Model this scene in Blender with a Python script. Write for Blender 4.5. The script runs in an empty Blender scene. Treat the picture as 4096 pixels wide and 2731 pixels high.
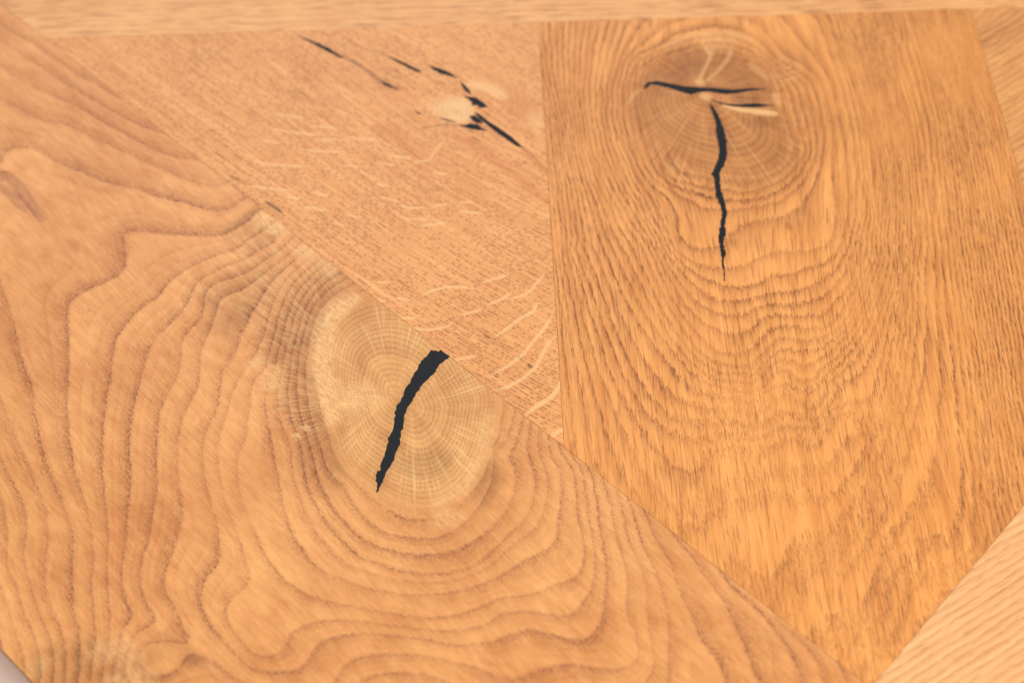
import bpy, bmesh, math, random
import numpy as np
from mathutils import Matrix, Vector

# ------------------------------------------------------------------ camera, light, exposure
scene = bpy.context.scene
TH = 0.0112                      # thickness of the panel; its top face is at z = TH
F_PX, CX, CY, CAM_H = 6050.0, 2048.0, 1365.5, 0.46499
NRM = np.array([-0.01243441, -0.56986112, -0.82164694])
E1 = np.array([0.99939645, -0.03373806, 0.00827496])
E2 = np.cross(NRM, E1)

cam_d = bpy.data.cameras.new('camera')
cam = bpy.data.objects.new('camera', cam_d)
scene.collection.objects.link(cam)
R = Matrix([[E1[0], -E1[1], -E1[2]], [E2[0], -E2[1], -E2[2]], [NRM[0], -NRM[1], -NRM[2]]])
M4 = R.to_4x4()
M4.translation = Vector((0, 0, CAM_H + TH))
cam.matrix_world = M4
cam_d.sensor_width = 36.0
cam_d.lens = F_PX / 4096 * 36
cam_d.clip_start = 0.01
cam_d.clip_end = 50
cam_d.dof.use_dof = True
cam_d.dof.focus_distance = 0.552
cam_d.dof.aperture_fstop = 5.6
scene.camera = cam

world = bpy.data.worlds.new('World')
scene.world = world
world.use_nodes = True
bg = world.node_tree.nodes['Background']
bg.inputs[0].default_value = (1.0, 0.93, 0.86, 1)
bg.inputs[1].default_value = 0.26


def area(name, loc, target, size, power, col):
    d = bpy.data.lights.new(name, 'AREA')
    d.shape = 'RECTANGLE'
    d.size, d.size_y = size
    d.energy = power
    d.color = col
    o = bpy.data.objects.new(name, d)
    scene.collection.objects.link(o)
    o.location = loc
    o.rotation_euler = (Vector(target) - Vector(loc)).to_track_quat('-Z', 'Y').to_euler()
    return o


area('window_light', (-0.35, 2.2, 1.8), (0, 0.36, 0), (1.6, 1.2), 36, (0.94, 0.96, 1.0))
area('room_light', (0.55, -0.75, 1.3), (0.08, 0.25, 0), (1.5, 1.1), 40, (1.0, 0.94, 0.86))

scene.view_settings.view_transform = 'Standard'
scene.view_settings.look = 'None'
scene.view_settings.exposure = 0.15
scene.view_settings.gamma = 1.0
scene.view_settings.use_curve_mapping = False


# ------------------------------------------------------------------ photo pixel -> point on the panel (millimetres)
def P(pts):
    a = np.asarray(pts, float).reshape(-1, 2)
    v = np.stack([a[:, 0] - CX, a[:, 1] - CY, np.full(len(a), F_PX)], 1)
    s = -CAM_H / (v @ NRM)
    X = v * s[:, None]
    return np.stack([X @ E1, X @ E2], 1) * 1000.0


CROPS = {'F': (0, 0, 1.7415), 'R1': (0, 0, .5952), 'R2': (1000, 0, .5952), 'R3c': (2100, 0, .7654),
         'R5': (0, 700, .6378), 'R5b': (1000, 1100, .6378), 'R2b': (0, 1700, .6576),
         'R3': (1300, 1800, .5952), 'R4': (2200, 1000, .6378), 'R6': (2700, 1800, .594), 'O': (0, 0, 1.0)}


def T(crop, *xy):
    ox, oy, s = CROPS[crop]
    a = np.asarray(xy, float).reshape(-1, 2)
    return P(a * s + np.array([ox, oy]))


def resample(p, step):
    p = np.asarray(p)
    d = np.r_[0, np.cumsum(np.hypot(*np.diff(p, axis=0).T))]
    n = max(2, int(d[-1] / step) + 1)
    t = np.linspace(0, d[-1], n)
    return np.stack([np.interp(t, d, p[:, 0]), np.interp(t, d, p[:, 1])], 1)


# ------------------------------------------------------------------ fields over the panel
class Grid:
    """a smooth field (thin plate spline through traced growth rings) kept on a coarse grid"""
    def __init__(self, lines, box, step=1.5, lam=2e-4, spacing=6.0):
        pts, val = [], []
        for ph, p in lines:
            q = resample(p, spacing) if len(p) > 1 else p
            pts.append(q)
            val.append(np.full(len(q), float(ph)))
        pts = np.concatenate(pts)
        val = np.concatenate(val)
        n = len(pts)
        x = pts / 100.0

        def ker(r2):
            return 0.5 * r2 * np.log(r2 + 1e-12)
        r2 = ((x[:, None] - x[None]) ** 2).sum(2)
        K = ker(r2) + lam * np.eye(n)
        Q = np.c_[np.ones(n), x]
        Am = np.block([[K, Q], [Q.T, np.zeros((3, 3))]])
        w = np.linalg.solve(Am, np.r_[val, 0, 0, 0])
        x0, x1, y0, y1 = box
        self.x0, self.y0, self.h = x0, y0, step
        gx = np.arange(x0, x1 + step, step)
        gy = np.arange(y0, y1 + step, step)
        out = np.zeros((len(gy), len(gx)))
        for j, yy in enumerate(gy):
            g = np.stack([gx, np.full(len(gx), yy)], 1) / 100.0
            r2 = ((g[:, None] - x[None]) ** 2).sum(2)
            out[j] = ker(r2) @ w[:n] + w[n] + g @ w[n + 1:]
        self.f = out
        dy, dx = np.gradient(out, step)
        self.g = np.hypot(dx, dy)
        self.gy = dy

    def _s(self, A, p):
        fx = np.clip((p[:, 0] - self.x0) / self.h, 0, A.shape[1] - 1.001)
        fy = np.clip((p[:, 1] - self.y0) / self.h, 0, A.shape[0] - 1.001)
        i, j = fx.astype(int), fy.astype(int)
        a, b = fx - i, fy - j
        return (A[j, i] * (1 - a) * (1 - b) + A[j, i + 1] * a * (1 - b) + A[j + 1, i] * (1 - a) * b + A[j + 1, i + 1] * a * b)

    def val(self, p):
        return self._s(self.f, p)

    def along(self, p):
        return self._s(self.gy, p)

    def grad(self, p):
        return self._s(self.g, p)


def seg_dist(p, line):
    """distance of points to a polyline and the parameter along it (0..1)"""
    best = np.full(len(p), 1e9)
    tt = np.zeros(len(p))
    n = len(line) - 1
    for k in range(n):
        a, b = line[k], line[k + 1]
        ab = b - a
        t = np.clip(((p - a) @ ab) / (ab @ ab + 1e-9), 0, 1)
        d = np.hypot(*(p - a - t[:, None] * ab).T)
        m = d < best
        best[m] = d[m]
        tt[m] = (k + t[m]) / n
    return best, tt


def sstep(a, b, x):
    t = np.clip((x - a) / (b - a), 0, 1)
    return t * t * (3 - 2 * t)


def strokes(p, items):
    """items: (polyline, half width mm, softness mm, amount); combined by max"""
    out = np.zeros(len(p))
    for line, hw, soft, amt in items:
        lo, hi = line.min(0) - hw - soft - 1, line.max(0) + hw + soft + 1
        m = (p[:, 0] > lo[0]) & (p[:, 0] < hi[0]) & (p[:, 1] > lo[1]) & (p[:, 1] < hi[1])
        if not m.any():
            continue
        d, t = seg_dist(p[m], line)
        taper = np.clip(np.minimum(t, 1 - t) * 7, 0.25, 1) if len(line) > 1 else 1.0
        v = amt * (1 - sstep(hw * taper, hw * taper + soft, d))
        out[m] = np.maximum(out[m], v)
    return out


def blobs(p, items):
    """items: (cx, cy, rx, ry, angle deg, amount) soft ellipses, in mm; combined by max"""
    out = np.zeros(len(p))
    for c, rx, ry, ang, amt in items:
        q = p - c
        a = math.radians(ang)
        u = (q[:, 0] * math.cos(a) + q[:, 1] * math.sin(a)) / rx
        v = (-q[:, 0] * math.sin(a) + q[:, 1] * math.cos(a)) / ry
        out = np.maximum(out, amt * np.exp(-(u * u + v * v)))
    return out


def inside(p, poly):
    x, y = p[:, 0], p[:, 1]
    c = np.zeros(len(p), bool)
    n = len(poly)
    for i in range(n):
        x1, y1 = poly[i]
        x2, y2 = poly[(i + 1) % n]
        m = (y1 > y) != (y2 > y)
        with np.errstate(divide='ignore', invalid='ignore'):
            c ^= m & (x < (x2 - x1) * (y - y1) / (y2 - y1 + 1e-12) + x1)
    return c


class Radial:
    """star shaped knot outline: kr = r / R(theta)"""
    def __init__(self, centre, outline):
        self.c = np.asarray(centre).reshape(2)
        q = resample(np.r_[outline, outline[:1]], 2.0) - self.c
        th = np.arctan2(q[:, 1], q[:, 0])
        r = np.hypot(q[:, 0], q[:, 1])
        o = np.argsort(th)
        th, r = th[o], r[o]
        g = np.linspace(-math.pi, math.pi, 181)
        rr = np.interp(g, np.r_[th - 2 * math.pi, th, th + 2 * math.pi], np.r_[r, r, r])
        k = np.array([1, 2, 3, 2, 1.0])
        k /= k.sum()
        rr[:-1] = sum(w * np.roll(rr[:-1], s) for w, s in zip(k, (-2, -1, 0, 1, 2)))
        rr[-1] = rr[0]
        self.g, self.r = g, rr

    def __call__(self, p, centre=None):
        q = p - (self.c if centre is None else centre)
        th = np.arctan2(q[:, 1], q[:, 0])
        r = np.hypot(q[:, 0], q[:, 1])
        return np.cos(th), np.sin(th), r / np.interp(th, self.g, self.r)


# ------------------------------------------------------------------ shader helpers
def lin(r, g, b, k=1.0):
    f = lambda c: (c / 255 / 12.92) if c / 255 <= 0.04045 else ((c / 255 + 0.055) / 1.055) ** 2.4
    return (f(r) * k, f(g) * k, f(b) * k, 1.0)


ALB = 0.74      # how much of the light the pale wood gives back, against what the picture shows


def wood(r, g, b):
    return lin(r, g, b, ALB)


class Net:
    def __init__(self, name):
        self.mat = bpy.data.materials.new(name)
        self.mat.use_nodes = True
        self.t = self.mat.node_tree
        self.t.nodes.clear()

    def node(self, kind, **kw):
        n = self.t.nodes.new(kind)
        for k, v in kw.items():
            setattr(n, k, v)
        return n

    def put(self, sock, v):
        if isinstance(v, Sk):
            self.t.links.new(v.s, sock)
        elif isinstance(v, bpy.types.NodeSocket):
            self.t.links.new(v, sock)
        else:
            sock.default_value = v

    def m(self, op, a, b=None, c=None, clamp=False):
        n = self.node('ShaderNodeMath', operation=op, use_clamp=clamp)
        for i, v in enumerate((a, b, c)):
            if v is not None:
                self.put(n.inputs[i], v)
        return Sk(self, n.outputs[0])

    def attr(self, name, vec=False):
        n = self.node('ShaderNodeAttribute', attribute_name=name)
        return Sk(self, n.outputs['Vector' if vec else 'Fac'])

    def scale(self, vec, s, off=(0, 0, 0)):
        n = self.node('ShaderNodeVectorMath', operation='MULTIPLY_ADD')
        self.put(n.inputs[0], vec)
        n.inputs[1].default_value = s
        n.inputs[2].default_value = off
        return Sk(self, n.outputs[0])

    def noise(self, vec, s, detail=2.0, rough=0.5, off=(0, 0, 0), dist=0.0):
        n = self.node('ShaderNodeTexNoise')
        self.put(n.inputs['Vector'], self.scale(vec, s, off))
        n.inputs['Scale'].default_value = 1.0
        n.inputs['Detail'].default_value = detail
        n.inputs['Roughness'].default_value = rough
        n.inputs['Distortion'].default_value = dist
        return Sk(self, n.outputs[0])

    def step(self, x, a, b):
        n = self.node('ShaderNodeMapRange', interpolation_type='SMOOTHSTEP')
        self.put(n.inputs[0], x)
        n.inputs[1].default_value = a
        n.inputs[2].default_value = b
        n.inputs[3].default_value = 0
        n.inputs[4].default_value = 1
        return Sk(self, n.outputs[0])

    def mix(self, fac, a, b, blend='MIX'):
        n = self.node('ShaderNodeMix', data_type='RGBA', blend_type=blend)
        self.put(n.inputs[0], fac)
        self.put(n.inputs[6], a)
        self.put(n.inputs[7], b)
        return Sk(self, n.outputs[2])

    def sep(self, vec):
        n = self.node('ShaderNodeSeparateXYZ')
        self.put(n.inputs[0], vec)
        return [Sk(self, o) for o in n.outputs]

    def comb(self, x, y, z):
        n = self.node('ShaderNodeCombineXYZ')
        for i, v in enumerate((x, y, z)):
            self.put(n.inputs[i], v)
        return Sk(self, n.outputs[0])


class Sk:
    def __init__(self, net, s):
        self.n, self.s = net, s

    def __add__(self, o): return self.n.m('ADD', self, o)
    __radd__ = __add__
    def __sub__(self, o): return self.n.m('SUBTRACT', self, o)
    def __rsub__(self, o): return self.n.m('SUBTRACT', o, self)
    def __mul__(self, o): return self.n.m('MULTIPLY', self, o)
    __rmul__ = __mul__
    def __truediv__(self, o): return self.n.m('DIVIDE', self, o)
    def __rtruediv__(self, o): return self.n.m('DIVIDE', o, self)
    def fract(self): return self.n.m('FRACT', self)
    def exp(self): return self.n.m('EXPONENT', self)
    def clamp(self): return self.n.m('ADD', self, 0.0, clamp=True)
    def max(self, o): return self.n.m('MAXIMUM', self, o)
    def pow(self, o): return self.n.m('POWER', self, o)


def wood_material(name, light, dark, line, **o):
    """oak: everything is driven by the growth ring phase, the fibre coordinates (mm) and the knot coordinates of each board"""
    g = lambda k, d: o.get(k, d)
    w = Net(name)
    fib = w.attr('fib', True)
    pos = w.attr('flat', True)
    ring, rg, rgu = w.attr('ring'), w.attr('rgrad'), w.attr('rgfib')
    kp = w.attr('kp', True)
    dk, lt, rd = w.attr('dark'), w.attr('pale'), w.attr('red')
    sd = g('seed', 0.0)
    O = (sd, sd * 1.7, sd * 0.3)
    kx = w.sep(kp)
    rayn = w.noise(w.comb(kx[0] * g('rayk', 22.0), kx[1] * g('rayk', 22.0), kx[2]), (1, 1, g('raylen', 2.2)), 2.5, 0.6, O)
    kw = w.noise(w.comb(kx[0] * 2.2, kx[1] * 2.2, kx[2] * 2.0), (1, 1, 1), 3, 0.55, O)
    kn = (1.0 - w.step(kx[2] + (rayn - 0.5) * g('kfray', 0.35) + (kw - 0.5) * 0.2, g('kin', 0.92), g('kout', 1.06))) * g('kamt', 1.0)
    # growth rings
    jag = w.noise(fib, g('jag_scale', (0.12, 1.6, 1)), 3, 0.6, O)
    wob = w.noise(pos, (0.11, 0.11, 0.11), 2, 0.5, O)
    p = ring + ((jag - 0.5) * g('jag', 1.0) + (wob - 0.5) * g('wob', 1.0)) * rg + (jag - 0.5) * g('spike', 0.0) * rgu
    fr = p.fract()
    d = (1.0 - fr) / rg
    a = fr / rg
    var = w.noise(w.comb(p, 0.0, 0.0), (0.9, 1, 1), 2, 0.5, O)
    amp = w.step(w.noise(pos, (0.03, 0.03, 0.03), 2, 0.5, (sd + 9, 4, 2)), 0.25, 0.62)
    bw = w.m('MINIMUM', w.m('MAXIMUM', g('bandk', 0.2) / rg, g('band_lo', 0.6)), g('band_hi', 2.6)) if g('bandk', 0) else g('band', 1.6)
    band = ((0.0 - d) / bw).exp() + (((0.0 - a) / g('edge', 0.12)).exp())
    band = band * (g('amp0', 0.5) + (1.0 - g('amp0', 0.5)) * amp) * (0.35 + 1.3 * var)
    if g('flatfade', 0):
        band = band * (0.12 + 0.88 * w.step(rg, 0.09, 0.2))
    flat = w.step(rg, 0.09, 0.2) if g('flatfade', 0) else 1.0
    fine = ((0.0 - (1.0 - (p * 3.0 + var * 2.0).fract())) / 0.3).exp() * w.step(wob + (amp - 0.5) * 0.3, 0.35, 0.7)
    pore = w.noise(fib, g('pore_scale', (0.9, 1.6, 1)), g('pore_detail', 2.0), 0.65, O)
    pm = w.step(pore, g('pore_lo', 0.42), g('pore_hi', 0.62))
    lines = (band * (g('line_base', 0.35) + (1 - g('line_base', 0.35)) * pm) * g('line_amt', 0.8)).clamp()
    # body tone
    n1 = w.noise(fib, g('streak1', (0.03, 0.9, 1)), 3, 0.6, O)
    n2 = w.noise(fib, g('streak2', (0.12, 3.6, 1)), 2, 0.6, (sd + 3, 1, 5))
    n3 = w.noise(pos, (0.022, 0.022, 0.022), 3, 0.55, (sd + 7, 2, 1))
    n4 = w.noise(fib, g('patch', (0.10, 0.26, 1)), 3, 0.55, (sd + 1, 6, 4))
    tone = (0.5 + (n1 - 0.5) * g('s1', 0.9) + (n2 - 0.5) * g('s2', 0.5) + (n3 - 0.5) * g('s3', 0.9) + (n4 - 0.5) * g('s4', 0.5)
            + (fr - 0.5) * g('saw', 0.35) * flat + fine * g('fine', 0.0) + g('bias', 0.0)).clamp()
    col = w.mix(tone, light, dark)
    # scattered vessels (short dark strokes) all over
    if g('rows', 0):
        fx = w.sep(fib)
        vv = (fx[1] + (w.noise(fib, (0.06, 0.25, 1), 2, 0.5, O) - 0.5) * 2.0) / g('rows', 1.45)
        row = w.m('FLOOR', vv)
        ff = w.m('ABSOLUTE', vv.fract() - 0.5)
        dn = w.noise(w.comb(fx[0] * g('row_u', 0.42), row * 7.31, row * 3.17), (1, 1, 1), 1.0, 0.5, O)
        dz = w.noise(pos, (0.035, 0.035, 0.035), 2, 0.5, (sd + 2, 2, 8))
        dm = w.step(dn + (dz - 0.5) * 0.25, g('dash_lo', 0.54), g('dash_hi', 0.62)) * (1.0 - w.step(ff, 0.14, 0.36)) * (1.0 - kn) * (1.0 - lt.clamp())
        col = w.mix((dm * g('dash', 0)).clamp(), col, line)
    elif g('dash', 0):
        dn = w.noise(fib, g('dash_scale', (0.3, 1.1, 1)), 1.5, 0.5, (sd + 11, 3, 8))
        dz = w.noise(pos, (0.03, 0.03, 0.03), 1, 0.5, (sd + 2, 2, 8))
        dm = w.step(dn + (dz - 0.5) * 0.16, g('dash_lo', 0.6), g('dash_hi', 0.7)) * (1.0 - kn)
        if g('flatfade', 0):
            dm = dm * (1.7 - 0.9 * flat)
        col = w.mix((dm * g('dash', 0)).clamp(), col, line)
    else:
        dm = None
    col = w.mix((lines * (1.0 - kn)).clamp(), col, line)
    # iron-brown stain, reddish streaks
    stn = w.noise(kp, (9, 9, 2.2), 3, 0.6, O)
    col = w.mix((dk * (0.4 + 0.7 * stn) * (0.45 + 1.1 * fr)).clamp(), col, g('stain', (0.55, 0.50, 0.44, 1)), 'MULTIPLY')
    col = w.mix((rd * (0.5 + n2)).clamp(), col, g('redc', wood(206, 128, 70)))
    # rays that cross the stain around the knot
    rays = w.step(rayn, 0.53, 0.68)
    col = w.mix((rays * dk * g('halo_rays', 0.8)).clamp(), col, g('ray_col', wood(226, 178, 118)))
    furn = w.noise(w.comb(kx[0] * 46.0, kx[1] * 46.0, kx[2] * 5.0), (1, 1, 1), 3, 0.6, (sd, 3, 9), 0.4)
    fur = w.attr('fur')
    if g('fur', 0):
        col = w.mix((w.step(furn, 0.46, 0.66) * fur * g('fur', 0)).clamp(), col, g('ray_col', wood(240, 192, 130)))
        col = w.mix((w.step(0.0 - furn, -0.46, -0.34) * fur * g('fur', 0)).clamp(), col, (0.66, 0.6, 0.54, 1), 'MULTIPLY')
    # the knot itself
    kph = kx[2] * g('krings', 17.0) + (kw - 0.5) * g('kwob', 1.3)
    kf = kph.fract()
    krow = w.noise(w.comb(kph, 0.0, 0.0), (0.55, 1, 1), 2, 0.5, O)
    kdot = w.noise(pos, (1.5, 1.5, 1.5), 2, 0.6, O)
    kring = (((0.0 - (1.0 - kf)) / 0.24).exp() * w.step(kdot, 0.36, 0.6) * (0.25 + 1.1 * krow)).clamp()
    ktone = ((krow - 0.5) * g('kband', 0.9) + (kw - 0.5) * 1.5 + 0.42 + g('kbias', 0.0) + kf * 0.22).clamp()
    kcol = w.mix(ktone, g('knot_light', wood(228, 184, 126)), g('knot_dark', wood(186, 138, 84)))
    kcol = w.mix((kring * g('kring', 0.6)).clamp(), kcol, g('knot_line', wood(160, 108, 64)))
    kcol = w.mix((rays * w.step(kx[2], 0.12, 0.5) * g('krays', 0.6)).clamp(), kcol, g('ray_col', wood(240, 202, 148)))
    kcol = w.mix((dk * (0.5 + 0.8 * stn)).clamp(), kcol, g('stain', (0.55, 0.50, 0.44, 1)), 'MULTIPLY')
    col = w.mix(kn, col, kcol)
    if g('pale_noise', 0):
        lt = lt * (w.step(w.noise(fib, (0.35, 1.1, 1), 4, 0.7, (sd, 8, 3)), 0.3, 0.72) * 1.2 + 0.1)
    col = w.mix(lt.clamp(), col, g('palec', wood(240, 196, 140)))
    # fine end-speckle so that nothing is perfectly flat
    sp = w.noise(fib, g('grain', (0.45, 2.0, 1)), 4, 0.75, (sd + 5, 5, 5))
    col = w.mix(0.5, col, w.mix(sp, (0.72, 0.68, 0.63, 1), (1.26, 1.29, 1.33, 1)), 'MULTIPLY')
    bs = w.node('ShaderNodeBsdfPrincipled')
    w.put(bs.inputs['Base Color'], col)
    w.put(bs.inputs['Roughness'], 0.40 + 0.16 * n2 + 0.14 * lines)
    bs.inputs['Specular IOR Level'].default_value = 0.27
    h = n2 * 0.35 + n1 * 0.2 - lines * pm * 1.0
    if dm is not None:
        h = h - dm * 0.7
    bp = w.node('ShaderNodeBump')
    bp.inputs['Strength'].default_value = g('bump', 0.35)
    bp.inputs['Distance'].default_value = 0.00012
    w.put(bp.inputs['Height'], h)
    w.put(bs.inputs['Normal'], bp.outputs[0])
    out = w.node('ShaderNodeOutputMaterial')
    w.put(out.inputs[0], bs.outputs[0])
    return w.mat


# ------------------------------------------------------------------ mesh builders
def new_obj(name, me, mat, parent=None):
    o = bpy.data.objects.new(name, me)
    scene.collection.objects.link(o)
    me.materials.append(mat)
    if parent:
        o.parent = parent
    return o


def board_mesh(poly, ang, step, gap=0.06):
    """dense sheet clipped to a convex polygon (mm) with side walls; returns a bmesh in metres"""
    poly = np.asarray(poly, float)
    a = math.radians(ang)
    ex, ey = np.array([math.cos(a), math.sin(a)]), np.array([-math.sin(a), math.cos(a)])
    lo = np.array([(poly @ ex).min(), (poly @ ey).min()]) - 0.3 * step
    hi = np.array([(poly @ ex).max(), (poly @ ey).max()]) + 0.3 * step
    nx, ny = int((hi[0] - lo[0]) / step) + 2, int((hi[1] - lo[1]) / step) + 2
    u, v = np.meshgrid(np.linspace(lo[0], hi[0], nx), np.linspace(lo[1], hi[1], ny))
    co = u.ravel()[:, None] * ex + v.ravel()[:, None] * ey
    i = (np.arange(ny - 1)[:, None] * nx + np.arange(nx - 1)[None]).ravel()
    q = np.stack([i, i + 1, i + nx + 1, i + nx], 1)
    cen = poly.mean(0)
    nrm = []
    for k in range(len(poly)):
        p1, p2 = poly[k], poly[(k + 1) % len(poly)]
        n = np.array([p2[1] - p1[1], -(p2[0] - p1[0])])
        n /= np.hypot(*n)
        if (cen - p1) @ n > 0:
            n = -n
        nrm.append((p1, n))
    keep = np.ones(len(co), bool)
    for p1, n in nrm:
        keep &= ((co - p1) @ n) < 2.5 * step
    q = q[keep[q].all(1)]
    used = np.unique(q)
    rem = np.full(len(co), -1)
    rem[used] = np.arange(len(used))
    me = bpy.data.meshes.new('tmp')
    me.from_pydata(np.c_[co[used] / 1000.0, np.full(len(used), TH)].tolist(), [], rem[q].tolist())
    bm = bmesh.new()
    bm.from_mesh(me)
    bpy.data.meshes.remove(me)
    for p1, n in nrm:
        pt = (p1 - n * gap) / 1000.0
        bmesh.ops.bisect_plane(bm, geom=bm.verts[:] + bm.edges[:] + bm.faces[:], dist=1e-8,
                               plane_co=(pt[0], pt[1], TH), plane_no=(n[0], n[1], 0), clear_outer=True)
    return bm


def add_walls(bm, depth):
    be = [e for e in bm.edges if e.is_boundary]
    r = bmesh.ops.extrude_edge_only(bm, edges=be)
    for v in r['geom']:
        if isinstance(v, bmesh.types.BMVert):
            v.co.z -= depth
    bmesh.ops.recalc_face_normals(bm, faces=bm.faces)


def store(me, field):
    n = len(me.vertices)
    co = np.empty(n * 3, np.float32)
    me.vertices.foreach_get('co', co)
    p = co.reshape(-1, 3)[:, :2].astype(float) * 1000.0
    z = co.reshape(-1, 3)[:, 2].astype(float) * 1000.0
    f = field(p)
    zero = np.zeros(n)
    f['flat'] = np.c_[p, z]
    u, v = f.pop('fib')
    f['fib'] = np.c_[u, v, z]
    c, s, r = f.pop('kp', (zero, zero, zero + 3))
    f['kp'] = np.c_[c, s, r]
    for k in ('ring', 'rgfib', 'dark', 'pale', 'red', 'fur'):
        f.setdefault(k, zero)
    f.setdefault('rgrad', zero + 0.2)
    for k, arr in f.items():
        if arr.ndim == 2:
            at = me.attributes.new(k, 'FLOAT_VECTOR', 'POINT')
            at.data.foreach_set('vector', np.ascontiguousarray(arr, np.float32).ravel())
        else:
            at = me.attributes.new(k, 'FLOAT', 'POINT')
            at.data.foreach_set('value', np.ascontiguousarray(arr, np.float32))


def make_board(poly, ang, step, mat, field, knots=()):
    bm = board_mesh(poly, ang, step)
    parts = []
    for kpoly in knots:
        cen = np.array([f.calc_center_median()[:2] for f in bm.faces]) * 1000.0
        m = inside(cen, kpoly)
        kb = bm.copy()
        kb.faces.ensure_lookup_table()
        bm.faces.ensure_lookup_table()
        bmesh.ops.delete(kb, geom=[f for f, t in zip(kb.faces[:], m) if not t], context='FACES')
        bmesh.ops.delete(bm, geom=[f for f, t in zip(bm.faces[:], m) if t], context='FACES')
        parts.append(kb)
    add_walls(bm, TH - 0.0002)
    out = []
    for i, b in enumerate([bm] + parts):
        if i:
            add_walls(b, 0.006)
        me = bpy.data.meshes.new('board' if i == 0 else 'knot')
        b.to_mesh(me)
        b.free()
        store(me, field)
        out.append(me)
    ob = new_obj('board', out[0], mat, panel)
    for me in out[1:]:
        new_obj('knot', me, mat, ob)
    return ob


def smooth_outline(p, step, rough, seed):
    rnd = np.random.RandomState(seed)
    q = resample(np.r_[p, p[:1]], step)[:-1]
    n = len(q)
    tn = np.roll(q, -1, 0) - np.roll(q, 1, 0)
    tn /= np.hypot(tn[:, 0], tn[:, 1])[:, None] + 1e-9
    j = rnd.normal(0, 1, n)
    j = 0.6 * j + 0.4 * np.roll(j, 1)
    return q + np.c_[-tn[:, 1], tn[:, 0]] * (j * rough)[:, None]


def filling(parent, poly, mat, seed, step=0.7, rough=0.12, depth=0.004):
    q = smooth_outline(np.asarray(poly), step, rough, seed) / 1000.0
    bm = bmesh.new()
    vs = [bm.verts.new((x, y, TH + 0.00006)) for x, y in q]
    f = bm.faces.new(vs)
    r = bmesh.ops.extrude_face_region(bm, geom=[f])
    for v in r['geom']:
        if isinstance(v, bmesh.types.BMVert):
            v.co.z -= depth
    bmesh.ops.recalc_face_normals(bm, faces=bm.faces)
    me = bpy.data.meshes.new('crack_filling')
    bm.to_mesh(me)
    bm.free()
    return new_obj('crack_filling', me, mat, parent)


# ------------------------------------------------------------------ the surface it lies on
w = Net('pale_floor')
pos = w.node('ShaderNodeNewGeometry').outputs['Position']
fn = w.noise(pos, (6, 6, 6), 4, 0.6)
bs = w.node('ShaderNodeBsdfPrincipled')
w.put(bs.inputs['Base Color'], w.mix(fn, (0.46, 0.36, 0.32, 1), (0.53, 0.42, 0.37, 1)))
bs.inputs['Roughness'].default_value = 0.55
w.put(w.node('ShaderNodeOutputMaterial').inputs[0], bs.outputs[0])
bm = bmesh.new()
bmesh.ops.create_grid(bm, x_segments=8, y_segments=8, size=1.6)
me = bpy.data.meshes.new('floor')
bm.to_mesh(me)
bm.free()
floor = new_obj('floor', me, w.mat)
floor.location = (0, 0.3, 0)
floor['kind'] = 'structure'

# ------------------------------------------------------------------ the panel
panel = bpy.data.objects.new('parquet_panel', None)
scene.collection.objects.link(panel)
panel['label'] = 'orange-brown knotty oak parquet panel of mitred boards with black-filled cracks'
panel['category'] = 'panel'

# seams, all at 0, 45 or 90 degrees to each other (mm)
K_A = float((P([(0, 18), (1045, 835), (2257, 1778), (3454, 2731)]) @ np.array([1, 1])).mean())     # x + y = K_A
W_A = 183.0
Y_D = float(P([(160, 150), (2160, 101), (3884, 36), (4096, 24)])[:, 1].mean())
X_C0 = float(P([(2155, 102), (2257, 1778)])[:, 0].mean())
X_C1 = float(P([(3884, 36), (4050, 600)])[:, 0].mean())
K_F = float((P([(4096, 2020), (3498, 2731)]) @ np.array([1, -1])).mean())                          # x - y = K_F
X_R, Y_T = 330.0, 610.0
tip = np.array([(K_A + K_F) / 2, (K_A - K_F) / 2])

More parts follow.
